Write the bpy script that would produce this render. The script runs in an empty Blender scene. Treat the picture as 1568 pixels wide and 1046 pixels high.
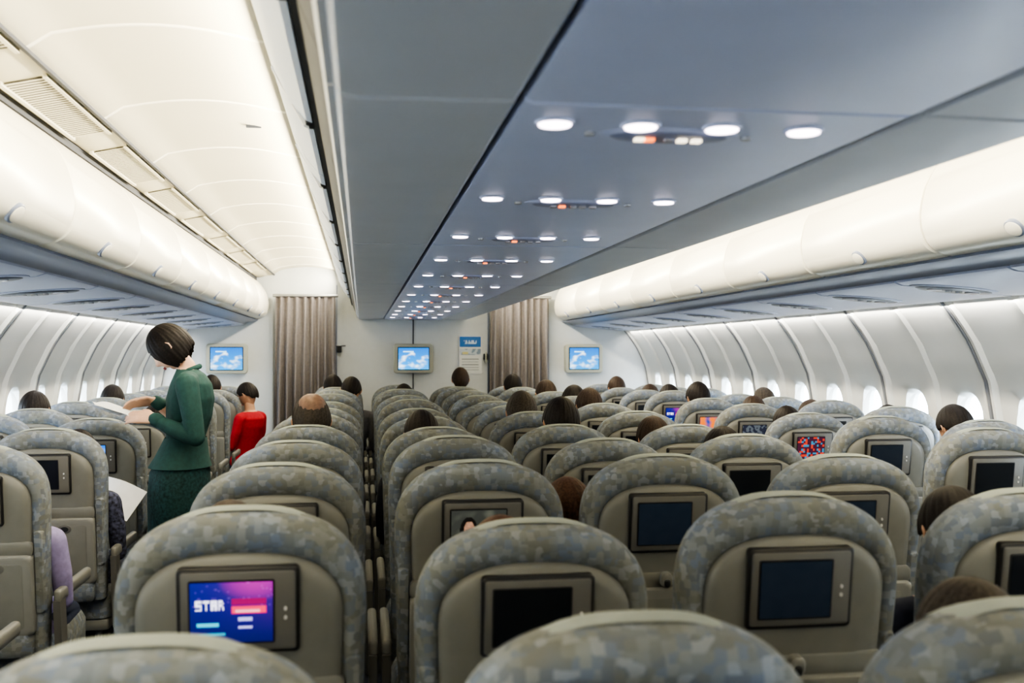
import bpy, math, random
from mathutils import Vector, Matrix, noise
random.seed(7)
S=bpy.context.scene
try:
    S.view_settings.view_transform='AgX'
    S.view_settings.look='AgX - High Contrast'
    S.view_settings.exposure=0.62
except Exception as e: print(e)

# ------------------------------------------------------------------ materials
def mat(name,col,rough=.5,metal=0,emit=None,es=0,spec=.5,var=0.0,vs=20,bump=0,bs=200):
    m=bpy.data.materials.new(name); m.use_nodes=True
    nt=m.node_tree; b=nt.nodes['Principled BSDF']
    b.inputs['Base Color'].default_value=(*col,1); b.inputs['Roughness'].default_value=rough
    b.inputs['Metallic'].default_value=metal; b.inputs['Specular IOR Level'].default_value=spec
    if emit: b.inputs['Emission Color'].default_value=(*emit,1); b.inputs['Emission Strength'].default_value=es
    tc=nt.nodes.new('ShaderNodeTexCoord')
    if var>0:
        n=nt.nodes.new('ShaderNodeTexNoise'); n.inputs['Scale'].default_value=vs; n.inputs['Detail'].default_value=3
        nt.links.new(tc.outputs['Object'],n.inputs['Vector'])
        r=nt.nodes.new('ShaderNodeValToRGB')
        r.color_ramp.elements[0].position=.3; r.color_ramp.elements[1].position=.7
        r.color_ramp.elements[0].color=(*[c*(1-var) for c in col],1)
        r.color_ramp.elements[1].color=(*[min(1,c*(1+var)) for c in col],1)
        nt.links.new(n.outputs['Fac'],r.inputs['Fac']); nt.links.new(r.outputs['Color'],b.inputs['Base Color'])
    if bump>0:
        n=nt.nodes.new('ShaderNodeTexNoise'); n.inputs['Scale'].default_value=bs
        nt.links.new(tc.outputs['Object'],n.inputs['Vector'])
        bp=nt.nodes.new('ShaderNodeBump'); bp.inputs['Strength'].default_value=bump; bp.inputs['Distance'].default_value=.002
        nt.links.new(n.outputs['Fac'],bp.inputs['Height']); nt.links.new(bp.outputs['Normal'],b.inputs['Normal'])
    return m

def fabric_mat():
    m=bpy.data.materials.new('seat_fabric'); m.use_nodes=True; nt=m.node_tree; b=nt.nodes['Principled BSDF']
    b.inputs['Roughness'].default_value=.8; b.inputs['Specular IOR Level'].default_value=.25
    tc=nt.nodes.new('ShaderNodeTexCoord'); oi=nt.nodes.new('ShaderNodeObjectInfo')
    add=nt.nodes.new('ShaderNodeVectorMath'); add.operation='ADD'
    mul=nt.nodes.new('ShaderNodeMath'); mul.operation='MULTIPLY'; mul.inputs[1].default_value=7
    nt.links.new(oi.outputs['Random'],mul.inputs[0])
    nt.links.new(tc.outputs['Object'],add.inputs[0]); nt.links.new(mul.outputs[0],add.inputs[1])
    v=nt.nodes.new('ShaderNodeTexVoronoi'); v.distance='CHEBYCHEV'; v.inputs['Scale'].default_value=64; v.inputs['Randomness'].default_value=.65
    nt.links.new(add.outputs[0],v.inputs['Vector'])
    sep=nt.nodes.new('ShaderNodeSeparateColor'); nt.links.new(v.outputs['Color'],sep.inputs[0])
    r=nt.nodes.new('ShaderNodeValToRGB'); r.color_ramp.interpolation='CONSTANT'
    e=r.color_ramp.elements
    cols=[(0,(.20,.205,.20)),(.22,(.225,.232,.228)),(.42,(.18,.19,.205)),(.55,(.25,.258,.255)),(.74,(.195,.215,.25)),(.88,(.285,.30,.315))]
    e[0].position=0; e[0].color=(*cols[0][1],1); e[1].position=cols[1][0]; e[1].color=(*cols[1][1],1)
    for p,c in cols[2:]:
        x=e.new(p); x.color=(*c,1)
    nt.links.new(sep.outputs[0],r.inputs['Fac'])
    n=nt.nodes.new('ShaderNodeTexNoise'); n.inputs['Scale'].default_value=9
    nt.links.new(add.outputs[0],n.inputs['Vector'])
    r2=nt.nodes.new('ShaderNodeValToRGB'); r2.color_ramp.elements[0].position=.40; r2.color_ramp.elements[1].position=.66
    r2.color_ramp.elements[0].color=(.92,.92,.88,1); r2.color_ramp.elements[1].color=(.93,1.02,1.2,1)
    nt.links.new(n.outputs['Fac'],r2.inputs['Fac'])
    mx=nt.nodes.new('ShaderNodeMix'); mx.data_type='RGBA'; mx.blend_type='MULTIPLY'; mx.inputs['Factor'].default_value=1
    nt.links.new(r.outputs['Color'],mx.inputs[6]); nt.links.new(r2.outputs['Color'],mx.inputs[7])
    nt.links.new(mx.outputs[2],b.inputs['Base Color'])
    w=nt.nodes.new('ShaderNodeTexNoise'); w.inputs['Scale'].default_value=600
    nt.links.new(tc.outputs['Object'],w.inputs['Vector'])
    bp=nt.nodes.new('ShaderNodeBump'); bp.inputs['Strength'].default_value=.4; bp.inputs['Distance'].default_value=.002
    nt.links.new(w.outputs['Fac'],bp.inputs['Height']); nt.links.new(bp.outputs['Normal'],b.inputs['Normal'])
    return m

def attr_mat(name,es):
    m=bpy.data.materials.new(name); m.use_nodes=True; nt=m.node_tree; b=nt.nodes['Principled BSDF']
    a=nt.nodes.new('ShaderNodeAttribute'); a.attribute_name='Col'
    b.inputs['Roughness'].default_value=.25
    if es>0:
        nt.links.new(a.outputs['Color'],b.inputs['Emission Color']); b.inputs['Emission Strength'].default_value=es
        b.inputs['Base Color'].default_value=(.01,.01,.012,1)
    else: nt.links.new(a.outputs['Color'],b.inputs['Base Color'])
    return m

M={}
M['x']=mat('temp',(.5,.5,.5))
M['fabric']=fabric_mat()
M['shell']=mat('seat_shell_plastic',(.205,.205,.190),.45,var=.04,bump=.15,bs=500)
M['shell2']=mat('seat_tray_plastic',(.235,.235,.22),.42,var=.03)
M['bezel']=mat('screen_bezel_dark',(.025,.025,.027),.35)
M['bezel_in']=mat('screen_surround',(.150,.148,.138),.4,var=.04)
M['scr_off']=mat('screen_glass',(.014,.017,.022),.12)
M['metal']=mat('seat_metal',(.35,.36,.38),.35,.8)
M['dark']=mat('dark_plastic',(.03,.032,.036),.5)
M['button']=mat('button_white',(.6,.6,.6),.4)
M['cloth_white']=mat('headrest_cloth',(.33,.36,.33),.9,var=.05)
M['wall']=mat('cabin_wall_panel',(.72,.72,.68),.45,var=.015,vs=6)
M['ceil']=mat('ceiling_panel_cream',(.76,.72,.58),.5,var=.012,vs=3)
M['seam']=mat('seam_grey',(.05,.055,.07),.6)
M['wseam']=mat('wall_seam_grey',(.24,.25,.27),.6)
M['seamlt']=mat('seam_light',(.9,.87,.76),.5)
M['bin']=mat('bin_door_white',(.84,.81,.70),.32,var=.01,vs=4)
M['binrail']=mat('bin_rail_bluegrey',(.21,.24,.33),.35)
M['psu']=mat('service_panel_bluegrey',(.42,.46,.60),.38,var=.02)
M['cbin']=mat('center_bin_grey',(.54,.57,.63),.35,var=.03,vs=5)
M['cpanel']=mat('center_panel_blue',(.57,.63,.84),.33,var=.03,vs=5)
M['cedge']=mat('center_bin_edge',(.74,.76,.80),.35)
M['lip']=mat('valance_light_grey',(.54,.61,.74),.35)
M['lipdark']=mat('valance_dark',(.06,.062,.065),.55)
M['oval']=mat('service_unit_dark',(.28,.31,.46),.35)
M['ovald']=mat('service_unit_darker',(.05,.06,.09),.35)
M['lamp']=mat('reading_lamp_lens',(1,1,1),.3,emit=(1,.88,.97),es=3.2)
M['lampdim']=mat('reading_lamp_off',(.5,.5,.55),.2)
M['sign_o']=mat('seatbelt_sign_orange',(1,.4,.1),.4,emit=(1,.2,.04),es=1.4)
M['sign_w']=mat('seatbelt_sign_white',(1,1,1),.4,emit=(1,.85,.6),es=1.3)
M['carpet']=mat('carpet_blue_grey',(.055,.062,.085),.95,var=.35,vs=60)
M['bulk']=mat('bulkhead_panel',(.64,.67,.69),.5,var=.015)
M['curtain']=mat('curtain_taupe',(.22,.20,.20),.9,var=.08,vs=40,bump=.3)
M['mon']=mat('monitor_case',(.42,.43,.37),.4)
M['paper']=mat('paper',(.85,.86,.88),.8,var=.03)
M['grilleback']=mat('grille_back',(.07,.066,.06),.6)
M['skin']=mat('skin',(.56,.33,.22),.5,var=.05,vs=30)
M['skin2']=mat('skin_pale',(.68,.43,.31),.5,var=.05,vs=30)
M['skinb']=mat('skin_balding',(.22,.13,.09),.5,var=.2,vs=60)
M['hair']=mat('hair_black',(.015,.011,.010),.6,var=.4,vs=120,bump=.25,bs=260,spec=.3)
M['hair_br']=mat('hair_brown',(.045,.028,.020),.6,var=.4,vs=120,bump=.25,bs=260,spec=.3)
M['hair_red']=mat('hair_auburn',(.085,.042,.025),.6,var=.4,vs=120,bump=.25,bs=260,spec=.3)
M['hair_gr']=mat('hair_grey_brown',(.05,.040,.032),.6,var=.4,vs=120,bump=.25,bs=260,spec=.3)
M['green']=mat('uniform_green',(.024,.076,.070),.8,var=.12,vs=50,bump=.3)
M['skirt']=mat('uniform_skirt_green',(.016,.055,.055),.8,var=.45,vs=80)
M['eye']=mat('eye_white',(.8,.8,.78),.2); M['iris']=mat('iris_dark',(.02,.012,.01),.2)
M['lips']=mat('lips',(.45,.10,.09),.4)
M['shoe']=mat('shoe_black',(.02,.02,.02),.3); M['trouser']=mat('trousers_dark',(.04,.05,.09),.8,var=.1)
M['stocking']=mat('stocking',(.28,.19,.14),.6)
M['collar']=mat('scarf_green',(.25,.4,.3),.6)
for n,c in dict(c_dark=(.03,.035,.06),c_lav=(.30,.26,.45),c_red=(.38,.012,.025),c_white=(.65,.66,.68),c_blue=(.08,.16,.35),c_green=(.04,.14,.08),c_grey=(.2,.2,.22),c_pink=(.6,.35,.33)).items():
    M[n]=mat(n.replace('c_','shirt_'),c,.85,var=.12,vs=45)
M['c_print']=mat('shirt_dark_print',(.06,.065,.11),.85,var=.9,vs=55)
M['screen']=attr_mat('lit_screen',.62); M['poster']=attr_mat('poster_print',0.0)

# ------------------------------------------------------------------ mesh builder
class MB:
    def __init__(s): s.v=[];s.f=[];s.m=[];s.mats=[]
    def mi(s,k):
        if k not in s.mats: s.mats.append(k)
        return s.mats.index(k)
    def add(s,vs,fs,k,T=None):
        o=len(s.v); i=s.mi(k)
        for v in vs:
            v=Vector(v); s.v.append(T@v if T is not None else v)
        for f in fs: s.f.append([a+o for a in f]); s.m.append(i)
    def loft(s,rings,k,c0=True,c1=True,closed=True,T=None):
        n=len(rings[0]); vs=[p for r in rings for p in r]; fs=[]
        for i in range(len(rings)-1):
            for j in range(n if closed else n-1):
                a=i*n+j;b=i*n+(j+1)%n; fs.append([a,b,b+n,a+n])
        if c0: fs.append(list(range(n))[::-1])
        if c1: fs.append([(len(rings)-1)*n+j for j in range(n)])
        s.add(vs,fs,k,T)
    def box(s,c,sz,k,T=None,r=0):
        x,y,z=[a/2 for a in sz]; cx,cy,cz=c
        if r<=0:
            vs=[(cx+a*x,cy+b*y,cz+d*z) for a in(-1,1) for b in(-1,1) for d in(-1,1)]
            s.add(vs,[[0,1,3,2],[4,6,7,5],[0,4,5,1],[2,3,7,6],[0,2,6,4],[1,5,7,3]],k,T)
        else:
            rings=[]
            for zz,ins in((-z,r),(-z+r*.3,r*.3),(-z+r,0),(z-r,0),(z-r*.3,r*.3),(z,r)):
                rings.append([(cx+px,cy+py,cz+zz) for px,py in rrect(sz[0]-2*ins,sz[1]-2*ins,max(r,.003))])
            s.loft(rings,k,T=T)
    def tube(s,pts,rad,k,n=12,T=None,asp=None):
        pts=[Vector(p) for p in pts]; rings=[]
        for i,p in enumerate(pts):
            d=(pts[min(i+1,len(pts)-1)]-pts[max(i-1,0)]).normalized()
            up=Vector((1,0,0)) if abs(d.x)<.9 else Vector((0,1,0))
            a=(up-d*up.dot(d)).normalized(); b=d.cross(a)
            r=rad[i]; ra,rb=(r if isinstance(r,tuple) else (r,r))
            rings.append([p+a*ra*math.cos(2*math.pi*j/n)+b*rb*math.sin(2*math.pi*j/n) for j in range(n)])
        for end in(0,1):
            p=pts[0] if end==0 else pts[-1]; d=(pts[0]-pts[1] if end==0 else pts[-1]-pts[-2]).normalized()
            r0=rings[0] if end==0 else rings[-1]; rr=rad[0] if end==0 else rad[-1]
            rm=min(rr) if isinstance(rr,tuple) else rr
            ex=[]
            for a in(35,65,85):
                c=math.cos(math.radians(a)); h=math.sin(math.radians(a))*rm
                ex.append([p+(q-p)*c+d*h for q in r0])
            if end==0: rings=ex[::-1]+rings
            else: rings=rings+ex
        s.loft(rings,k,T=T)
    def ell(s,c,r,k,T=None,nu=16,nv=10):
        rings=[]
        for i in range(1,nv):
            a=math.pi*i/nv
            rings.append([(c[0]+r[0]*math.sin(a)*math.cos(2*math.pi*j/nu),c[1]+r[1]*math.sin(a)*math.sin(2*math.pi*j/nu),c[2]-r[2]*math.cos(a)) for j in range(nu)])
        s.loft(rings,k,T=T)
    def mesh(s,name,smooth=True,ang=40):
        me=bpy.data.meshes.new(name); me.from_pydata([tuple(v) for v in s.v],[],s.f); 
        for k in s.mats: me.materials.append(M[k])
        me.polygons.foreach_set('material_index',s.m)
        me.update()
        if smooth:
            me.polygons.foreach_set('use_smooth',[True]*len(me.polygons))
            try: me.set_sharp_from_angle(angle=math.radians(ang))
            except Exception as e: print(e)
        return me
    def obj(s,name,smooth=True,ang=40,loc=(0,0,0),rot=(0,0,0),parent=None):
        me=s.mesh(name,smooth,ang); return link(name,me,loc,rot,parent)
def link(name,me,loc=(0,0,0),rot=(0,0,0),parent=None,scale=(1,1,1)):
    ob=bpy.data.objects.new(name,me); ob.location=loc; ob.rotation_euler=rot; ob.scale=scale
    S.collection.objects.link(ob)
    if parent: ob.parent=parent
    return ob
def rrect(w,h,r,n=5):
    r=min(r,w/2-1e-4,h/2-1e-4); out=[]
    for cx,cy,a0 in((w/2-r,h/2-r,0),(-w/2+r,h/2-r,90),(-w/2+r,-h/2+r,180),(w/2-r,-h/2+r,270)):
        for i in range(n+1):
            a=math.radians(a0+90*i/n); out.append((cx+r*math.cos(a),cy+r*math.sin(a)))
    return out

Y0,Y1=-2.2,11.3
# ------------------------------------------------------------------ shell
mb=MB(); mb.box((0,(Y0+Y1)/2,-.05),(5.6,Y1-Y0+.4,.1),'carpet'); mb.obj('floor',False)

prof=[(0,2.60),(.3,2.67),(.7,2.71),(1.0,2.71),(1.3,2.66),(1.5,2.57),(1.62,2.49),(1.72,2.41),(1.85,2.30)]
def wx(z):
    for i in range(len(prof)-1):
        if z<=prof[i+1][0]:
            a,b=prof[i],prof[i+1]; t=(z-a[0])/(b[0]-a[0]); t=max(0,t); return a[1]+(b[1]-a[1])*t
    return prof[-1][1]
BP=.535; WZ=1.06
def ringpts(yc,z,hw,hh,pw,n=32):
    out=[]
    for j in range(n):
        a=2*math.pi*(j+.5)/n; c,s_=math.cos(a),math.sin(a)
        out.append((yc+hw*math.copysign(abs(c)**pw,c),z+hh*math.copysign(abs(s_)**pw,s_)))
    return out
def rectpts(yc,z0,z1,hw,n=32):
    out=[];zc=(z0+z1)/2;hh=(z1-z0)/2
    for j in range(n):
        a=2*math.pi*(j+.5)/n; c,s_=math.cos(a),math.sin(a); k=min(1/abs(c),1/abs(s_))
        out.append([yc+hw*c*k,zc+hh*s_*k])
    for cy,cz in((1,1),(1,-1),(-1,1),(-1,-1)):
        b=min(range(n),key=lambda i:(out[i][0]-yc-cy*hw)**2+(out[i][1]-zc-cz*hh)**2); out[b]=[yc+cy*hw,zc+cz*hh]
    return out
nb=int((Y1-Y0)/BP)+1
winY=[Y1-BP*(i+.5) for i in range(nb)]
for sgn,nm in((-1,'left'),(1,'right')):
    mb=MB()
    for yc in winY:
        rr=rectpts(yc,.72,1.40,BP/2); h0=ringpts(yc,WZ,.125,.185,.75)
        rings=[]
        for t in(0,.35,.7,1):
            rg=[]
            for (ya,za),(yb,zb_) in zip(rr,h0):
                y=ya+(yb-ya)*t; z=za+(zb_-za)*t; rg.append((sgn*(wx(z)+.022*t*t),y,z))
            rings.append(rg)
        rings.append([(sgn*(wx(z)+.09),yc+(y-yc)*.86,WZ+(z-WZ)*.86) for y,z in h0])
        mb.loft(rings,'wall',False,False)
    for z0,z1,n in((0,.72,6),(1.40,1.85,9)):
        mb.loft([[(sgn*wx(z0+(z1-z0)*i/n),Y0,z0+(z1-z0)*i/n) for i in range(n+1)],[(sgn*wx(z0+(z1-z0)*i/n),Y1,z0+(z1-z0)*i/n) for i in range(n+1)]],'wall',False,False,False)
    mb.obj('wall_'+nm,True,50)
    mb=MB()
    for i in range(nb+1):
        y=Y1-BP*i
        zs=[.05+1.68*j/24 for j in range(25)]
        for yy,kk,ww,th in(((y,'wseam',.016,.032),(y-.030,'wall',.022,.028),(y+.030,'wall',.022,.028)) if i%2==0 else ((y,'wall',.045,.022),)):
            mb.loft([[(sgn*(wx(z)+.005),yy-ww,z),(sgn*(wx(z)-th),yy-ww*.5,z),(sgn*(wx(z)-th),yy+ww*.5,z),(sgn*(wx(z)+.005),yy+ww,z)] for z in zs],kk)
    mb.obj('trim_wall_'+nm,True,30)
    wm=MB()
    o1=ringpts(0,0,.135,.195,.75);o2=ringpts(0,0,.127,.187,.75);o3=ringpts(0,0,.11,.165,.75)
    wm.loft([[(.012,y,z) for y,z in o1],[(-.004,y,z) for y,z in o1],[(-.006,y,z) for y,z in o2],[(.03,y,z) for y,z in o3]],'wall',False,False)
    me=wm.mesh('window')
    for i,yc in enumerate(winY):
        link('window_%d'%(i+1+(0 if sgn<0 else nb)),me,(sgn*(wx(WZ)+.012),yc,WZ),(0,0,0 if sgn>0 else math.pi))

# ceiling
def arch(sg):
    p=[(2.60,1.62),(2.62,2.1),(2.3,2.4),(1.78,2.40),(1.72,2.29),(1.66,2.275),(1.50,2.31)]
    n=10
    for i in range(1,n):
        x=1.50-(.72)*i/n; p.append((x,2.31+.085*math.sin(math.pi*(.12+.76*i/n))))
    p+=[(.78,2.36),(.55,2.42)]
    return [(sg*x,z) for x,z in p]
cp=arch(-1)+arch(1)[::-1]
mb=MB(); mb.loft([[(x,Y0,z) for x,z in cp],[(x,Y1+.02,z) for x,z in cp]],'ceil',False,False,False)
for sg in(-1,1):
    mb.box((sg*2.0,(Y0+Y1)/2,2.03),(.40,Y1-Y0,.30),'seam')
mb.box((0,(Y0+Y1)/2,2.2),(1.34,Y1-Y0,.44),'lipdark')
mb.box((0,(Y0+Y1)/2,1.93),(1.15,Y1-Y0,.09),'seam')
mb.obj('ceiling',True,30)
mb=MB()
for sg in(-1,1):
    a=[p for p in arch(sg) if .76<abs(p[0])<1.51]
    y=.4
    while y<Y1:
        mb.loft([[(x,y-.010,z+.003),(x,y-.005,z-.005),(x,y+.005,z-.005),(x,y+.010,z+.003)] for x,z in a],'seamlt')
        y+=.88
mb.box((-1.0,4.3,2.385),(.06,.02,.012),'seam')
mb.obj('trim_ceiling_seams',True)
for sg in(-1,1):
    mb=MB()
    y=.1
    while y<Y1-1:
        def P(u,yy,h):
            x=1.51+.15*u; z=2.308-.033*u; return (sg*x,yy,z-h)
        mb.loft([[P(0.08,y,.004),P(.92,y,.004)],[P(0.08,y+.78,.004),P(.92,y+.78,.004)]],'grilleback',False,False,False)
        n=30
        for i in range(n):
            yy=y+.78*(i+.5)/n
            mb.loft([[P(.1,yy-.005,.003),P(.1,yy-.005,.006),P(.1,yy+.006,.006),P(.1,yy+.006,.003)],[P(.9,yy-.005,.003),P(.9,yy-.005,.006),P(.9,yy+.006,.006),P(.9,yy+.006,.003)]],'ceil')
        for u in(.06,.94):
            mb.loft([[P(u-.04,y-.02,0),P(u-.04,y-.02,.012),P(u+.04,y-.02,.012),P(u+.04,y-.02,0)],[P(u-.04,y+.8,0),P(u-.04,y+.8,.012),P(u+.04,y+.8,.012),P(u+.04,y+.8,0)]],'ceil')
        y+=1.07
    mb.obj('air_vent_grille',False)
    mb=MB(); mb.box((sg*1.705,(Y0+Y1)/2,2.262),(.05,Y1-Y0,.03),'seam'); mb.box((sg*1.495,(Y0+Y1)/2,2.304),(.012,Y1-Y0,.012),'seam'); mb.obj('trim_ceiling_groove',False)

# bulkheads
mb=MB(); mb.box((0,Y1+.06,1.25),(5.6,.1,2.5),'bulk')
mb.obj('wall_front',False)
mb=MB(); mb.box((0,Y0-.05,1.25),(5.6,.1,2.5),'bulk'); mb.obj('wall_back',False)
mb=MB()
mb.box((0,Y1+.004,1.2),(.012,.01,1.7),'seam')
for x in(-.83,.83): mb.box((x,Y1+.004,1.2),(.01,.01,2.0),'binrail')
for x in(-1.52,1.52): mb.box((x,Y1-.0,1.15),(.03,.03,1.8),'bulk')
mb.obj('trim_bulkhead',False)

# ------------------------------------------------------------------ outer bins
bp_=[(1.74,2.25),(1.69,2.245),(1.63,2.195),(1.575,2.11),(1.548,2.02),(1.545,1.95),(1.562,1.885),(1.60,1.845),(1.66,1.825),(1.74,1.815)]
def cat(ps,n=4):
    out=[]
    for i in range(len(ps)-1):
        p0=Vector(ps[max(i-1,0)]);p1=Vector(ps[i]);p2=Vector(ps[i+1]);p3=Vector(ps[min(i+2,len(ps)-1)])
        for j in range(n):
            t=j/n; out.append(tuple(.5*((2*p1)+(p2-p0)*t+(2*p0-5*p1+4*p2-p3)*t*t+(3*p1-p0-3*p2+p3)*t**3)))
    out.append(ps[-1]); return out
bpp=cat(bp_)
def binmesh(sg,L):
    mb=MB()
    rings=[]
    for y,ins in((.004,.014),(.007,.005),(.016,0),(L-.016,0),(L-.007,.005),(L-.004,.014)):
        rings.append([(sg*(x+ins if x<1.72 else x),y,z-(ins if z>2.1 else -ins if z<1.9 else 0)) for x,z in bpp]+[(sg*1.79,y,1.85),(sg*1.79,y,2.2)])
    mb.loft(rings,'bin')
    T=Matrix.Translation((sg*1.575,L/2-.0,1.868))@Matrix.Rotation(sg*math.radians(-38),4,'Y')
    def disc(r,h,off): return [(off,r*math.cos(2*math.pi*j/20),r*math.sin(2*math.pi*j/20)*.75) for j in range(20)]
    mb.loft([disc(.046,0,sg*.012),disc(.046,0,-sg*.006),disc(.042,0,-sg*.009)],'binrail',T=T)
    mb.loft([disc(.038,0,sg*.012),disc(.038,0,-sg*.011),disc(.034,0,-sg*.013)],'bin',T=T)
    return mb.mesh('overhead_bin',True,35)
for sg,off in((-1,3.2),(1,3.1)):
    me=binmesh(sg,1.07); y=off+.535-1.07*6
    while y+1.07<=Y1+.01:
        if y>Y0-.6: link('overhead_bin',me,(0,y,0))
        y+=1.07
    mb=MB()
    rp=[(1.67,1.826),(1.665,1.812),(1.70,1.80),(1.76,1.797),(1.80,1.775),(1.83,1.80)]
    mb.loft([[(sg*x,Y0,z) for x,z in rp],[(sg*x,Y1,z) for x,z in rp]],'binrail')
    mb.obj('trim_bin_rail',True,30)
    mb=MB()
    y=Y0
    pp=[(1.79,1.80),(1.80,1.768),(1.83,1.757),(2.0,1.742),(2.25,1.722),(2.37,1.715),(2.39,1.735),(2.36,1.78),(1.9,1.80)]
    while y<Y1:
        e=min(y+.80,Y1); mb.loft([[(sg*x,yy,z) for x,z in pp] for yy in(y+.005,e-.005)],'psu'); y+=.81
    mb.box((sg*2.07,(Y0+Y1)/2,1.80),(.5,Y1-Y0,.02),'seam')
    mb.obj('trim_service_panel',True,30)
def oval(mb,hx,hy,zt,zb,k,c=(0,0),n=28):
    mb.loft([[(c[0]+hx*s_*math.cos(2*math.pi*j/n),c[1]+hy*s_*math.sin(2*math.pi*j/n),z) for j in range(n)] for s_,z in((1,zt),(1,zb+.003),(.94,zb))],k)
mb=MB(); oval(mb,.20,.125,.02,-.006,'psu'); oval(mb,.175,.105,.0,-.010,'ovald')
for x in(-.09,.09): oval(mb,.032,.032,0,-.015,'lampdim',(x,0))
for x in(-.025,.025): oval(mb,.014,.014,0,-.018,'metal',(x,0))
psu_o=mb.mesh('passenger_service_unit')
def rlu(icons,lr):
    mb=MB(); oval(mb,.125,.055,.01,-.004,'cpanel',(0,.03)); oval(mb,.105,.040,.0,-.007,'oval',(0,.03))
    for x,k in icons: mb.box((x,0.032,-.009),(.016,.016,.006),k)
    for x in(-.214,-.070,.070,.214):
        oval(mb,lr+.006,lr+.006,.01,-.0045,'cpanel',(x,-.042)); oval(mb,lr,lr,.0,-.0075,'lamp',(x,-.042))
    for x in(-.14,.14): oval(mb,.009,.009,0,-.005,'metal',(x,.03))
    return mb.mesh('reading_light_unit')
psu_c=rlu(((-.052,'sign_w'),(-.034,'sign_o'),(.0,'lampdim'),(.024,'sign_w'),(.05,'sign_w')),.028)
psu_c2=rlu(((-.05,'lampdim'),(-.028,'sign_o'),(.0,'lampdim'),(.024,'lampdim'),(.05,'lampdim')),.025)
for k in range(-2,12):
    y=1.68+.81*k
    link('reading_light_unit',psu_c if k==0 else psu_c2,(-.035,y,1.829))
    for sg in(-1,1):
        link('passenger_service_unit',psu_o,(sg*2.04,y+.1,1.739),(0,sg*math.radians(4.6),0))

# ------------------------------------------------------------------ centre bin
segs=[];y=1.52-2.03*2
while y<Y1: segs.append((max(y,Y0),min(y+2.03,Y1))); y+=2.03
for a,b in segs:
    mb=MB()
    for sg in(-1,1):
        pr=[(.325,1.86),(.327,1.838),(.335,1.831),(.45,1.829),(.575,1.828),(.592,1.832),(.600,1.843),(.604,1.86)]
        mb.loft([[(sg*x,yy,z+o) for x,z in pr]+[(sg*.58,yy,1.90),(sg*.35,yy,1.90)] for yy,o in((a+.004,.006),(a+.010,0),(b-.010,0),(b-.004,.006))],'cbin')
        pr=[(.600,1.846),(.612,1.845),(.618,1.862),(.606,1.875)]
        mb.loft([[(sg*x,yy,z) for x,z in pr] for yy in(a+.006,b-.006)],'cedge')
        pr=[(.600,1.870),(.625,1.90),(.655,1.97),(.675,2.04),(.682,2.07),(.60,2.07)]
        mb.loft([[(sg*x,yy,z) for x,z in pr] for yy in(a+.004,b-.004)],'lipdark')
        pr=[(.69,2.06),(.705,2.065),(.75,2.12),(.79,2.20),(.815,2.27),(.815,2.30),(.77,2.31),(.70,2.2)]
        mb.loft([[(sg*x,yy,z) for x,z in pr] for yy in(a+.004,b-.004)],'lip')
        for f in(.12,.62):
            yy=a+(b-a)*f
            mb.box((sg*.694,yy,2.075),(.03,.07,.035),'dark',r=.006)
            mb.loft([[(sg*x,y2,z) for x,z in((.70,2.055),(.715,2.06),(.80,2.21),(.785,2.22))] for y2 in(yy-.015,yy+.015)],'cedge')
    mb.obj('center_overhead_bin',True,30)
    mb=MB()
    mb.loft([[(x,yy,z+o) for x,z in((-.318,1.86),(-.316,1.834),(-.305,1.829),(.305,1.829),(.316,1.834),(.318,1.86))] for yy,o in((a+.004,.006),(a+.010,0),(b-.010,0),(b-.004,.006))],'cpanel')
    mb.obj('trim_center_service_panel',True,30)

# ------------------------------------------------------------------ curtains, monitors, poster
def curtain(x0,x1):
    mb=MB(); nx=120; rows=[]
    for i in range(15):
        z=.03+(2.06-.03)*i/14; row=[]
        for j in range(nx+1):
            u=j/nx; fl=1+.06*(1-i/14)
            x=(x0+x1)/2+((u-.5)*(x1-x0))*fl
            yy=Y1-.13+.05*math.sin(u*math.pi*2*8+.6*math.sin(u*9))*(.55+.45*(1-i/14))+.012*math.sin(u*50+i*.3)
            row.append((x,yy,z))
        rows.append(row)
    back=[[(x,y+.006,z) for x,y,z in r] for r in rows]
    mb.loft(rows,'curtain',False,False,False); mb.loft(back,'curtain',False,False,False)
    mb.box(((x0+x1)/2,Y1-.12,2.075),(abs(x1-x0)+.06,.05,.03),'metal',r=.006)
    mb.obj('aisle_curtain',True,80)
curtain(-1.47,-.84); curtain(.84,1.49)

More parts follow.
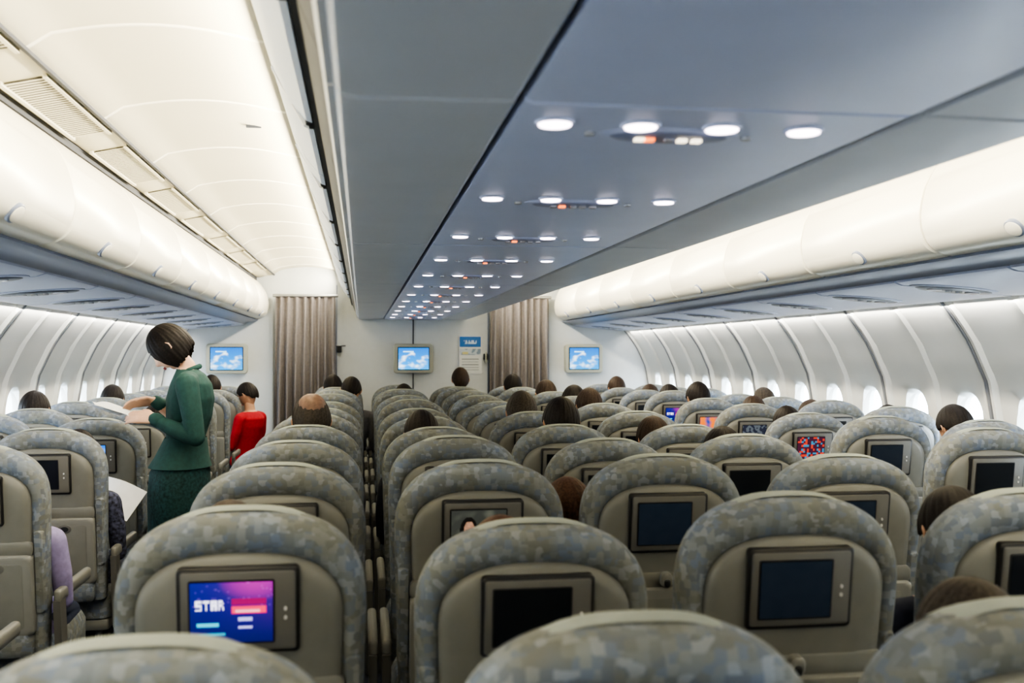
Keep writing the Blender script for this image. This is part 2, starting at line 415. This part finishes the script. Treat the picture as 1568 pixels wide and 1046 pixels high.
DG={'S':["111","100","111","001","111"],'T':["111","010","010","010","010"],'A':["111","101","111","101","101"],'R':["110","101","110","101","101"]}
def paint(kind,u,v):
    n=noise.noise
    if kind=='menu':
        c=Vector((.012,.02,.30))*(.6+.6*v)+Vector((.10,0,.05))*u*v
        g=max(0,1-((u-.78)**2*5+(v-1.0)**2*9)); c+=Vector((.55,.03,.10))*g
        if v>.55 and n(Vector((u*40,v*40,1)))>.5: c+=Vector((.2,.1,.25))
        s="STAR"
        if .07<u<.43 and .54<v<.70:
            k=(u-.07)/.36*4; i=int(k); fx=(k-i)/.8
            if fx<1:
                cx=int(fx*3); cy=min(4,int((.70-v)/.16*5))
                if DG[s[i]][cy][cx]=='1': c=Vector((1.5,1.5,1.8))
        if .50<u<.92 and .47<v<.60: c=Vector((1.4,.08,.2)) if not(.55<u<.85 and .51<v<.55) else Vector((1.5,.7,.7))
        if .50<u<.92 and .63<v<.72: c=Vector((.5,.02,.18))
        if .58<u<.75 and (.35<v<.41 or .22<v<.27): c=Vector((.7,.7,1.3))
        if .08<u<.34 and .27<v<.33: c=Vector((.1,.9,1.1))
        if .1<u<.42 and .12<v<.17: c=Vector((.04,.6,.8))
        return c
    if kind=='sky':
        c=Vector((.01,.30,1.1)).lerp(Vector((.03,.65,1.5)),1-v)
        w=n(Vector((u*3.2,v*4,3)))+.5*n(Vector((u*8,v*9,1)))-abs(v-.30)*1.1
        if w>-.2: c=c.lerp(Vector((1.6,1.8,1.8)),min(1,(w+.2)*1.4))
        if .15<u<.5 and .80<v<.85: c=Vector((.8,1.4,1.8))
        return c
    if kind=='navy': 
        return Vector((.009,.015,.024))+Vector((.002,.004,.006))*v+Vector((.003,.003,.003))*n(Vector((u*5,v*5,0)))
    if kind=='video':
        c=Vector((.06,.065,.055))+Vector((.08,.08,.06))*max(0,n(Vector((u*5,v*5,7))))
        if ((u-.32)/.17)**2+((v-.42)/.42)**2<1: c=Vector((.012,.01,.008))
        if ((u-.33)/.10)**2+((v-.5)/.24)**2<1: c=Vector((.45,.26,.17))*(1+.4*n(Vector((u*20,v*20,0))))
        if ((u-.33)/.09)**2+((v-.34)/.08)**2<1: c=Vector((.03,.02,.015))
        if abs(v-.53)<.02 and abs(abs(u-.33)-.04)<.02: c=Vector((.03,.02,.015))
        if v<.12 and u<.6: c=Vector((.12,.05,.04))
        return c
    if kind=='game':
        k=n(Vector((int(u*14)*.65,int(v*11)*.8,2))); 
        return Vector((.8,.08,.04)) if k>.2 else Vector((.05,.3,.5)) if k<-.25 else Vector((.10,.02,.05))
    if kind=='orange':
        return Vector((.05,.1,.5)).lerp(Vector((1.2,.3,.03)),max(0,min(1,.6+n(Vector((u*4,v*4,5))))))
    if kind=='map':
        return Vector((.13,.15,.17)) if n(Vector((u*7,v*7,8)))>0 else Vector((.03,.035,.06))
    if kind=='cyan': return Vector((.4,.75,.75))*(.8+.3*v)
    if kind=='blue': return Vector((.02,.3,1.2))+Vector((.8,.8,.3))*max(0,n(Vector((u*3,v*3,2))))
    if kind=='poster':
        c=Vector((.72,.74,.74))
        if v>.72: c=Vector((.02,.16,.5))
        if .80<v<.9 and .2<u<.8 and n(Vector((u*9,v*9,2)))>-.1: c=Vector((.6,.75,.9))
        if .5<v<.66: c=Vector((.25,.33,.45)) if n(Vector((u*5,v*9,3)))>0 else Vector((.55,.62,.68))
        if .08<v<.45 and int(v*40)%3==0 and .1<u<.9: c=Vector((.35,.38,.4))
        if .52<v<.58 and .12<u<.4: c=Vector((.7,.65,.3))
        return c
def display(kind,w,h,nx=64,ny=48,name='screen_display'):
    vs=[(-w/2+w*i/nx,0,-h/2+h*j/ny) for j in range(ny+1) for i in range(nx+1)]
    fs=[];cols=[]
    for j in range(ny):
        for i in range(nx):
            a=j*(nx+1)+i; fs.append((a,a+1,a+nx+2,a+nx+1)); c=paint(kind,(i+.5)/nx,(j+.5)/ny)
            cols+= [max(0,c[0]),max(0,c[1]),max(0,c[2]),1]*4
    me=bpy.data.meshes.new(name); me.from_pydata(vs,[],fs)
    at=me.color_attributes.new('Col','FLOAT_COLOR','CORNER'); at.data.foreach_set('color',cols)
    me.materials.append(M['poster' if kind=='poster' else 'screen']); me.update(); return me
skyd=display('sky',.33,.235)
mm=MB()
mm.loft([[(x,y,z) for x,z in rrect(w,h,.03)] for y,w,h in((.05,.42,.31),(-.03,.43,.32),(-.05,.42,.31),(-.052,.40,.29))],'mon')
mm.loft([[(x,y,z) for x,z in rrect(w,h,.008)] for y,w,h in((-.05,.35,.255),(-.055,.345,.25))],'bezel')
monm=mm.mesh('wall_monitor')
for x in(-1.98,0,1.9):
    ob=link('wall_monitor',monm,(x,Y1-.045,1.40)); link('screen_display',skyd,(0,-.058,0),parent=ob)
pm=MB(); pm.box((0,0,0),(.25,.012,.42),'cedge'); po=pm.obj('safety_poster',False,loc=(.63,Y1-.002,1.44)); link('poster_print',display('poster',.235,.405,40,60,'poster_print'),(0,-.008,0),parent=po)
pm=MB(); pm.box((0,0,0),(.05,.03,.07),'dark',r=.008); pm.tube([(-.06,-.01,.04),(.0,-.03,.04),(.06,-.01,.04)],[.008]*3,'metal'); pm.obj('curtain_tieback',loc=(-.80,Y1-.03,1.50)); 
pm=MB(); pm.box((0,0,0),(.05,.03,.07),'dark',r=.008); pm.tube([(0,-.02,.05),(0,-.03,0),(0,-.02,-.05)],[.012,.008,.012],'mon'); pm.obj('wall_handset',loc=(.80,Y1-.03,1.42))

# ------------------------------------------------------------------ seat
AL=math.radians(8); ZB=.42; TY=.125
def SP(x,t,d): return (x,TY-t*math.sin(AL)-d*math.cos(AL),ZB+t*math.cos(AL)-d*math.sin(AL))
def so(ix,itop,ib,d,na=28):
    w=.242-ix; t0=.53; rz=.20-itop; out=[]
    for i in range(8):
        f=i/8; out.append(SP(w*(.93+.07*f),ib+(t0-ib)*f,d))
    for i in range(na+1):
        a=math.pi*i/na; c,s_=math.cos(a),math.sin(a)
        out.append(SP(w*math.copysign(abs(c)**(2/2.6),c),t0+rz*abs(s_)**(2/2.6),d))
    for i in range(8):
        f=1-(i+1)/8; out.append(SP(-w*(.93+.07*f),ib+(t0-ib)*f,d))
    return out
def seatmesh():
    mb=MB()
    mb.loft([so(.09,.10,.06,-.075),so(.05,.05,.03,-.072),so(.02,.02,.01,-.060),so(.005,.004,0,-.035),so(0,0,0,-.01),so(0,0,0,.015),so(.004,.004,0,.035),so(.014,.016,.0,.049),so(.028,.036,.0,.054),so(.042,.062,.0,.050),so(.052,.076,.0,.036)],'fabric',True,True)
    mb.loft([so(.044,.068,.02,.030),so(.046,.071,.02,.052),so(.052,.078,.02,.060),so(.07,.098,.02,.066),so(.11,.13,.03,.069)],'shell',False,True)
    T=Matrix(((1,0,0,0),(0,-math.sin(AL),-math.cos(AL),TY),(0,math.cos(AL),-math.sin(AL),ZB),(0,0,0,1)))
    def rb(cx,ct,w,h,r,layers,k):
        mb.loft([[(cx+px,ct+pt,d) for px,pt in rrect(w-2*i,h-2*i,r)] for d,i in layers],k,T=T)
    ct=.557
    rb(0,ct,.228,.170,.010,((.06,0),(.076,0),(.079,.003)),'bezel')
    rb(0,ct,.214,.156,.006,((.07,0),(.0805,0),(.082,.002)),'bezel_in')
    rb(-.012,ct,.160,.126,.004,((.07,0),(.0835,0),(.0838,.001)),'bezel')
    rb(-.012,ct,.154,.120,.003,((.07,0),(.0842,0),(.0843,.001)),'scr_off')
    for i in range(2): rb(.088,ct+.004-.018*i,.006,.008,.003,((.08,0),(.0845,0)),'button')
    rb(0,.385,.40,.055,.02,((.05,0),(.068,.0),(.072,.006)),'shell')
    rb(0,.225,.400,.285,.018,((.05,0),(.078,0),(.085,.004),(.087,.012)),'shell2')
    rb(0,.225,.34,.23,.012,((.08,0),(.0875,0),(.0885,.003)),'shell')
    rb(0,.285,.13,.018,.004,((.08,0),(.0895,0)),'shell2')
    rb(0,.392,.034,.042,.014,((.06,0),(.088,0),(.092,.004)),'shell2')
    rb(0,.386,.018,.022,.008,((.06,0),(.094,0),(.097,.003)),'dark')
    mb.loft([[(.085+.028*s_*math.cos(2*math.pi*j/20),.325+.018*s_*math.sin(2*math.pi*j/20),d) for j in range(20)] for s_,d in((1,.08),(1,.0905),(.85,.0915))],'bezel_in',T=T)
    mb.loft([[(.085+.016*math.cos(2*math.pi*j/20),.325+.011*math.sin(2*math.pi*j/20),d) for j in range(20)] for d in(.08,.0925)],'dark',T=T)
    rb(0,.05,.38,.10,.02,((.04,0),(.075,0),(.085,.01)),'fabric')
    for sx in(-1,1):
        rb(sx*.215,.30,.035,.30,.015,((-.02,0),(.045,0),(.06,.006)),'fabric')
    rings=[]
    for d,t in((-.085,.50),(-.083,.66),(-.066,.715),(-.03,.734),(.0,.736),(.006,.733)):
        rings.append([SP(x,t-(.02*(abs(x)/.12)**3 if t>.6 else 0),d) for x in[-.12+.24*i/10 for i in range(11)]])
    mb.loft(rings,'cloth_white',False,False,False)
    def cr(z,ins,dy=0): return [(px,.36+py+dy,z) for px,py in rrect(.47-2*ins,.47-2*ins,.05)]
    mb.loft([cr(.31,.01),cr(.32,0),cr(.42,0),cr(.45,.012),cr(.462,.05)],'fabric')
    mb.box((0,.34,.29),(.46,.42,.05),'shell',r=.012)
    for sx in(-1,1):
        mb.box((sx*.262,.27,.615),(.028,.40,.045),'shell',r=.010)
        mb.loft([[(sx*.262+px*1,y,z) for px in(-.012,.012)]+[(sx*.262+px,y2,z) for px,y2 in((.012,y+.07),(-.012,y+.07))] for y,z in((.06,.60),(.10,.36),(.12,.28))],'bezel_in')
    for sx in(-1,1):
        mb.tube([(sx*.17,.22,.28),(sx*.17,.16,.02)],[.016,.016],'metal',8)
        mb.tube([(sx*.17,.44,.28),(sx*.17,.52,.02)],[.016,.016],'metal',8)
        mb.box((sx*.17,.34,.012),(.05,.46,.024),'metal',r=.004)
    mb.box((0,.30,.22),(.40,.12,.05),'dark',r=.01)
    return mb.mesh('airplane_seat',True,42)
seatme=seatmesh()
cols={'L1':-2.39,'L2':-1.86,'1':-.79,'2':-.225,'3':.34,'4':.905,'R1':1.86,'R2':2.39}
RY=lambda k:2.05+.81*k
lit={(0,'1'):'menu',(0,'3'):'navy',(1,'1'):'cyan',(1,'2'):'video',(1,'3'):'navy',(1,'4'):'navy',(4,'L2'):'blue',(4,'R1'):'game',(3,'R1'):'navy',(6,'R1'):'orange',(5,'R1'):'map',(7,'R1'):'menu',(3,'R2'):'navy',(8,'4'):'game'}
sdx={(1,'3'):-.035,(1,'4'):-.04,(2,'4'):-.03,(0,'2'):.01,(0,'1'):-.005,(-1,'2'):.015,(-1,'1'):-.03}
ssz={(0,'2'):.966,(-1,'1'):.967,(-1,'2'):.972,(-1,'3'):.972,(-1,'4'):.972,(1,'3'):1.008,(0,'3'):1.005}
disp={}
for k in range(-1,11):
    for c,x in cols.items():
        dx=random.uniform(-.004,.004)+sdx.get((k,c),0)
        sz=ssz.get((k,c),1+random.uniform(-.02,.012) if k>1 else 1)
        ob=link('airplane_seat',seatme,(x+dx,RY(k)+random.uniform(-.01,.01),0),scale=(1,1,sz)); 
        kd=lit.get((k,c))
        if kd:
            if kd not in disp: disp[kd]=display(kd,.153,.119)
            d=link('screen_display',disp[kd],SP(-.012,.557,.0850),(AL,0,0),parent=ob)

# ------------------------------------------------------------------ people
def remesh(mb,vox,sm=2):
    me=mb.mesh('tmp',False); ob=link('tmp',me)
    r=ob.modifiers.new('r','REMESH'); r.mode='VOXEL'; r.voxel_size=vox; r.adaptivity=0
    s_=ob.modifiers.new('s','SMOOTH'); s_.factor=.5; s_.iterations=sm
    dg=bpy.context.evaluated_depsgraph_get(); dg.update()
    em=bpy.data.meshes.new_from_object(ob.evaluated_get(dg))
    vs=[v.co.copy() for v in em.vertices]; fs=[list(p.vertices) for p in em.polygons]
    bpy.data.objects.remove(ob); bpy.data.meshes.remove(em); return vs,fs
def headsurf(az,el):
    ce=math.cos(el); x=.075*ce*math.sin(az); y=.094*ce*math.cos(az); z=.115*math.sin(el)
    if z<0:
        k=min(1,-z/.115)
        x*=1-.28*k; 
        if y<0: y*=1-.45*k
        else: y=y*(1-.02*k)+.012*k
    if y>0:
        g=lambda a,s_:math.exp(-(a/s_)**2)
        y-= .006*g(abs(x)-.030,.015)*g(z-.010,.012)
        y+= .004*g(z-.032,.010)*g(x,.05)
        y+= .024*g(x,.012)*g(z+.024,.014)+.010*g(x,.009)*g(z-.0,.02)
        y+= .006*g(x,.022)*g(z+.058,.009)
        y-= .004*g(x,.03)*g(z+.074,.006)
        y+= .006*g(x,.02)*g(z+.095,.012)
    return Vector((x,y,z))
def add_head(mb,T,skin='skin',hair='hair',style='short'):
    nu,nv=48,36; rings=[]
    for i in range(1,nv):
        el=-math.pi/2+math.pi*i/nv
        rings.append([headsurf(2*math.pi*j/nu,el) for j in range(nu)])
    mb.loft(rings,skin,T=T)
    for sx in(-1,1):
        mb.ell((sx*.030,.077,.009),(.0125,.0105,.008),'eye',T=T,nu=12,nv=8)
        mb.ell((sx*.030,.0865,.008),(.0055,.0025,.0055),'iris',T=T,nu=10,nv=6)
        mb.tube([(sx*.016,.0925,.030),(sx*.032,.090,.036),(sx*.047,.079,.031)],[.0022,.003,.0015],hair,6,T=T)
        Te=T@Matrix.Translation((sx*.075,-.006,-.005))@Matrix.Rotation(sx*.35,4,'Z')
        mb.ell((0,0,0),(.007,.017,.030),skin,T=Te,nu=12,nv=8)
        mb.tube([(sx*.004,.008,-.022),(sx*.009,-.010,-.012),(sx*.010,-.014,.010),(sx*.007,-.002,.027),(sx*.003,.010,.018)],[.003,.0035,.004,.0035,.002],skin,6,T=Te)
    mb.ell((0,.0975,-.056),(.020,.006,.0035),'lips',T=T,nu=12,nv=6); mb.ell((0,.0965,-.063),(.017,.006,.004),'lips',T=T,nu=12,nv=6)
    nu=144; ns=24; rings=[]
    for i in range(1,ns+1):
        f=i/ns; rg=[]
        for j in range(nu):
            az=2*math.pi*j/nu; a=abs((az+math.pi)%(2*math.pi)-math.pi)
            if style=='bob':
                zl=.050 if a<.4 else (.050-.155*min(1,(a-.4)/.5) if a<.9 else -.105)
                if a>1.9: zl=-.105+.030*min(1,(a-1.9)/.8)
                zl+=.003*math.sin(az*13)+.002*math.sin(az*29+2)
                th=.010
            elif style=='long':
                zl=.05 if a<.6 else (.05-.25*min(1,(a-.6)/.5)); th=.015
            else:
                zl=.058 if a<.8 else (.058-.06*min(1,(a-.8)/.5) if a<1.7 else -.002-.068*min(1,(a-1.7)/.7)); th=.011
                zl+=.003*math.sin(az*17)
            z0=.118+th
            z=z0-(z0-zl)*(1-math.cos(f*math.pi/2))**(.75)
            if z>=0: rf=math.sqrt(max(0,1-(z/(.1155+th))**2)); 
            else: rf=1-(.10 if style=='long' else .28 if style=='bob' else .45)*(-z/.11)**2
            rp=(th*(1 if f<.97 else .55))
            n_=.0010*math.sin(az*19+z*40)+.0008*math.sin(az*33+1)
            hx=(.077+rp)*rf+n_*rf; hy=(.096+rp)*rf+n_*rf
            rg.append((hx*math.sin(az),hy*math.cos(az)-.004*(1 if a>1.5 else 0),z))
        rings.append(rg)
    last=rings[-1]; rings.append([(p[0]*.86,p[1]*.86,p[2]+.012) for p in last])
    mb.loft(rings,hair,True,False,T=T)
def hand(mb,W,fw,side,palm_n,curl=.5,k='x'):
    W=Vector(W);f=Vector(fw).normalized();n=Vector(palm_n);n=(n-f*n.dot(f)).normalized();s_=f.cross(n); 
    if s_.dot(Vector(side))<0: s_=-s_
    for a in(-.022,-.007,.008,.022):
        mb.tube([W+s_*a*.7,W+f*.045+s_*a,W+f*.080+s_*a*1.1],[.013,.0125,.010],k,8)
    for i,a in enumerate((-.030,-.010,.010,.029)):
        l=[.062,.074,.082,.072][i]; p=W+f*.078+s_*a*1.0; pts=[p-f*.02]; d=f.copy(); 
        pts.append(p)
        for j,seg in enumerate((.45,.32,.23)):
            ang=curl*(.5 if j==0 else .75); d=(d*math.cos(ang)+n*math.sin(ang)).normalized()
            pts.append(pts[-1]+d*l*seg)
        mb.tube(pts,[.0085,.0085,.008,.0072,.006],k,8)
    p=W+s_*.020+f*.020
    mb.tube([p,p+s_*.022+f*.022+n*.006,p+s_*.030+f*.048+n*.014,p+s_*.028+f*.068+n*.02],[.0125,.011,.009,.007],k,8)
def tors(mb,secs,k='x',n=20):
    rings=[[ (c[0]+rx*math.cos(2*math.pi*j/n),c[1]+ry*math.sin(2*math.pi*j/n),c[2]) for j in range(n)] for c,rx,ry in secs]
    mb.loft(rings,k)

def passenger_mesh(style,hair,skin,name,lean=0,bald=False):
    b=MB()
    tors(b,[((0,.20,.47),.14,.10),((0,.19,.52),.165,.115),((0,.175,.62),.15,.10),((0,.15,.74),.145,.10),((0,.135,.86),.165,.11),((0,.125,.94),.17,.10),((0,.125,.985),.12,.07),((0,.13,1.01),.06,.055)])
    b.tube([(0,.13,.96),(0,.14,1.03),(0,.15,1.09)],[.058,.052,.05],'x')
    for sx in(-1,1):
        b.tube([(sx*.10,.13,.955),(sx*.17,.13,.945)],[.055,.052],'x')
        b.tube([(sx*.175,.13,.94),(sx*.205,.15,.80),(sx*.21,.19,.68)],[.052,.044,.038],'x')
        b.tube([(sx*.21,.19,.68),(sx*.16,.32,.64),(sx*.10,.43,.615)],[.038,.034,.024],'x')
        hand(b,(sx*.10,.43,.615),(-sx*.25,1,-.1),(-sx,0,.3),(0,0,-1),.35)
        b.tube([(sx*.09,.22,.53),(sx*.11,.40,.535),(sx*.12,.60,.53)],[.085,.075,.058],'x')
        b.tube([(sx*.12,.60,.53),(sx*.12,.63,.32),(sx*.12,.60,.10)],[.056,.052,.036],'x')
        b.tube([(sx*.12,.585,.06),(sx*.125,.66,.045),(sx*.13,.74,.035)],[.042,.04,.032],'x')
    vs,fs=remesh(b,.009,2)
    m=MB(); order=['c_dark',hair,skin,'trouser','shoe']
    for o_ in order: m.mi(o_)
    m.v=vs; m.f=fs
    for f in fs:
        c=sum((vs[i] for i in f),Vector())/len(f)
        if c.z<.10: q=4
        elif c.z>1.005: q=2
        elif c.z<.60 and (c.y>.24 or c.z<.50) : q=3
        elif c.y>.40 and c.z>.58: q=2
        else: q=0
        m.m.append(q)
    T=Matrix.Translation((0,.165,1.165))@Matrix.Rotation(math.radians(lean),4,'X')
    add_head(m,T,skin,hair,style)
    if bald: m.ell((0,-.022,.062),(.066,.078,.068),'skinb',T=T)
    return m.mesh(name,True,60)
PM={'short':passenger_mesh('short','hair','skin','seated_passenger'),
    'down':passenger_mesh('short','hair','skin','seated_passenger',-28),
    'bald':passenger_mesh('short','hair','skin','seated_passenger',0,True),
    'long':passenger_mesh('long','hair','skin2','seated_passenger',-8)}
def passenger(k,c,style='short',hair='hair',cloth='c_dark',s=.93,dx=0,dz=0,lean=None,yaw=None):
    xx=cols[c]+dx
    if lean is None: lean=random.uniform(-4,4)
    if yaw is None: yaw=random.uniform(-9,9)
    ob=link('seated_passenger',PM[style],(xx,RY(k)+.035,dz),(0,math.radians(lean),math.radians(yaw)),scale=(s,s,s))
    ob.material_slots[0].link='OBJECT'; ob.material_slots[0].material=M[cloth]
    ob.material_slots[1].link='OBJECT'; ob.material_slots[1].material=M[hair]
    return ob
P=passenger
P(3,'1','bald','hair_gr','c_grey',.985,yaw=8,dx=.03,lean=0); P(4,'3','short','hair_gr','c_blue',.97,dx=-.04,lean=0); P(3,'3','short','hair','c_dark',.97,dx=.03,lean=0)
P(3,'2','down','hair','c_dark',.93); P(9,'1','short','hair','c_dark',.98,dx=.0); P(8,'1','down','hair','c_grey',.98,dx=.10)
P(5,'4','short','hair_br','c_grey',.96,dx=-.05); P(6,'4','long','hair','c_dark',.955,dx=-.05); P(7,'4','down','hair_br','c_dark',.97,dx=-.05)
P(9,'4','short','hair','c_dark',.98,dx=-.05); P(10,'3','short','hair_br','c_dark',1.02,dx=.1)
P(6,'R1','short','hair','c_dark',.97); P(7,'R1','down','hair','c_white',.94); P(8,'R1','long','hair_br','c_dark',.92); P(9,'R1','short','hair_br','c_dark',.96)
P(5,'R1','down','hair_br','c_blue',.92); P(4,'R1','short','hair','c_dark',.90)
P(6,'R2','down','hair_gr','c_dark',.94); P(5,'R2','long','hair_br','c_white',.895); P(4,'R2','short','hair','c_dark',.90); P(3,'R2','down','hair','c_dark',.935)
P(0,'4','down','hair','c_dark',.885,dx=-.13); P(-1,'3','short','hair_gr','c_grey',.865,dx=-.03)
P(3,'4','short','hair_br','c_grey',.90,dx=-.05); P(2,'4','short','hair','c_dark',.905,dx=-.05)
P(1,'3','long','hair_red','c_dark',.86,dx=-.12,lean=-9,dz=-.02,yaw=0); P(0,'2','long','hair_red','c_grey',.848,dx=-.01,lean=0); P(0,'1','short','hair_br','c_grey',.885,dx=-.03,lean=0)
P(5,'L1','short','hair','c_dark',.96); P(7,'L1','short','hair','c_dark',.95); P(9,'L2','short','hair','c_dark',.98)
P(3,'L2','long','hair','c_print',.87,dx=.05,lean=2,yaw=0); P(2,'L2','long','hair','c_lav',.85,dx=.05,lean=2,yaw=0); P(5,'L2','short','hair','c_pink',.90,dx=.05); P(9,'L2','down','hair','c_red',.93,dx=.42,lean=0,yaw=60,dz=0)
P(1,'1','short','hair_br','c_dark',.86); P(2,'1','short','hair','c_green',.86,dx=.03); P(8,'2','short','hair','c_dark',.93)

# flight attendant
b=MB()
tors(b,[((0,.03,.80),.15,.11),((0,.03,.90),.165,.125),((0,.02,.97),.15,.11),((0,.005,1.06),.118,.088),((0,-.01,1.16),.136,.104),((0,-.015,1.24),.148,.110),((0,-.018,1.31),.142,.094),((0,-.012,1.355),.10,.070),((0,.0,1.38),.052,.048)])
b.tube([(0,-.02,1.33),(0,.005,1.395),(0,.045,1.44)],[.048,.042,.042],'x')
b.tube([(-.09,-.02,1.325),(-.155,-.02,1.315)],[.05,.052],'x'); b.tube([(.09,-.02,1.325),(.155,-.02,1.315)],[.05,.052],'x')
EL=(-.20,-.07,1.075); WL=(-.13,.125,1.155)
ER=(.19,-.01,1.09); WR=(.11,.165,1.225)
b.tube([(-.165,-.025,1.31),(-.19,-.05,1.19),EL],[.054,.048,.043],'x'); b.tube([EL,(-.17,.03,1.11),WL],[.043,.038,.025],'x')
b.tube([(.165,-.025,1.31),(.185,-.015,1.19),ER],[.054,.048,.043],'x'); b.tube([ER,(.155,.08,1.15),WR],[.043,.038,.025],'x')
hand(b,WL,(.25,1,.12),(.6,0,.8),(.75,0,-.65),.45); hand(b,WR,(-.25,1,-.05),(-.6,0,.8),(-.6,0,-.8),.5)
for sx in(-1,1):
    b.tube([(sx*.08,.03,.85),(sx*.08,.03,.66),(sx*.075,.03,.50)],[.09,.078,.056],'x')
    b.tube([(sx*.075,.03,.50),(sx*.075,.015,.34),(sx*.07,.0,.12)],[.055,.052,.032],'x')
    b.tube([(sx*.07,-.01,.09),(sx*.07,.06,.05),(sx*.07,.14,.028)],[.033,.035,.028],'x')
vs,fs=remesh(b,.0065,2)
m=MB()
for q in('green','skin2','stocking','shoe'): m.mi(q)
m.v=vs; m.f=fs
WLv,WRv=Vector(WL),Vector(WR)
for f in fs:
    c=sum((vs[i] for i in f),Vector())/len(f)
    q=0
    if c.z>1.378 and c.y>-.2 : q=1
    if (c-WLv).dot(Vector((.25,1,.12)))>-.005 and c.y>.1 and c.z>1.05: q=1
    if (c-WRv).dot(Vector((-.25,1,-.05)))>-.005 and c.y>.13 and c.z>1.05: q=1
    if c.z<.62: q=2
    if c.z<.07: q=3
    m.m.append(q)
def ell_r(c,rx,ry,n=32): return [(c[0]+rx*math.cos(2*math.pi*j/n)*(1+.01*math.sin(6*2*math.pi*j/n)),c[1]+ry*math.sin(2*math.pi*j/n),c[2]) for j in range(n)]
m.loft([ell_r((0,.012,1.0),.135,.102),ell_r((0,.03,.90),.175,.135),ell_r((0,.035,.80),.18,.14),ell_r((0,.035,.55),.175,.135),ell_r((0,.035,.54),.165,.125)],'skirt',False,False)
m.loft([ell_r((0,.005,1.06),.124,.094),ell_r((0,.022,.97),.162,.122),ell_r((0,.03,.925),.182,.142),ell_r((0,.03,.922),.172,.132)],'green',False,False)
m.tube([(.052,-.015,1.375),(.0,-.055,1.392),(-.052,-.015,1.375),(-.03,.04,1.345),(0,.065,1.32)],[.011,.013,.011,.010,.008],'green',8)
m.tube([(.052,-.015,1.375),(.03,.04,1.345),(0,.065,1.32)],[.011,.010,.008],'collar',8)
for W,E in((WLv,Vector(EL)),(WRv,Vector(ER))):
    d=(W-E).normalized(); m.tube([W-d*.03,W-d*.008],[.033,.032],'green',12)
for sx in(-1,1): m.tube([(sx*.07,-.03,.07),(sx*.07,-.035,.008)],[.014,.008],'shoe',8)
T=Matrix.Translation((0,.078,1.485))@Matrix.Rotation(math.radians(-46),4,'X')@Matrix.Scale(.93,4)
add_head(m,T,'skin2','hair','bob')
AT=(-1.37,4.98,0)
att=m.obj('flight_attendant',True,60,loc=AT,rot=(0,0,math.radians(90)))
pp=MB()
for i,(dx,dy,rz,tz) in enumerate(((0,0,.1,.0),(.02,.03,-.25,.006),(-.03,.05,.4,.012))):
    T=Matrix.Translation((dx,.30+dy,1.185+tz))@Matrix.Rotation(rz,4,'Z')@Matrix.Rotation(.22,4,'X')
    pp.loft([[(-.10+.2*j/8,y,.012*math.sin(j/8*3)+ (.01*math.sin(y*14))) for j in range(9)] for y in(-.075,-.03,.03,.075)],'paper',False,False,False,T=T)
po=pp.obj('landing_card_papers',True,60,loc=AT,rot=(0,0,math.radians(90)))
pp=MB(); pp.loft([[(x,y,.015*math.cos(x*20)) for x in(-.11,-.07,-.03,0,.03,.07,.11)] for y in(-.08,.08)],'paper',False,False,False)
pp.obj('open_magazine',True,60,loc=(-1.66,RY(3)+.38,.80),rot=(.9,.3,-.4))

# ------------------------------------------------------------------ lights
def area(name,loc,rot,sx,sy,e,col):
    l=bpy.data.lights.new(name,'AREA'); l.shape='RECTANGLE'; l.size=sx; l.size_y=sy; l.energy=e; l.color=col
    o_=bpy.data.objects.new(name,l); o_.location=loc; o_.rotation_euler=rot; S.collection.objects.link(o_); return o_
Lc=(Y1+Y0)/2
for sg in(-1,1):
    area('valance_tube_light',(sg*.842,Lc,2.285),(0,sg*math.radians(-78),0),.04,Y1-Y0-.2,138,(1,.91,.72))
    area('sidewall_tube_light',(sg*2.40,Lc,1.695),(0,sg*math.radians(-25),0),.03,Y1-Y0-.2,24,(1,.96,.88))
w=bpy.data.worlds.new('World'); S.world=w; w.use_nodes=True
w.node_tree.nodes['Background'].inputs[0].default_value=(.72,.86,1,1); w.node_tree.nodes['Background'].inputs[1].default_value=12

# ------------------------------------------------------------------ camera
cd=bpy.data.cameras.new('camera'); cam=bpy.data.objects.new('camera',cd); S.collection.objects.link(cam)
cd.sensor_width=36; cd.lens=36; cam.location=(-.56,0,1.45)
cam.rotation_euler=(math.radians(90.7),0,math.radians(-8.35))
cd.dof.use_dof=True; cd.dof.focus_distance=5.0; cd.dof.aperture_fstop=4.0
cd.clip_start=.02
S.camera=cam
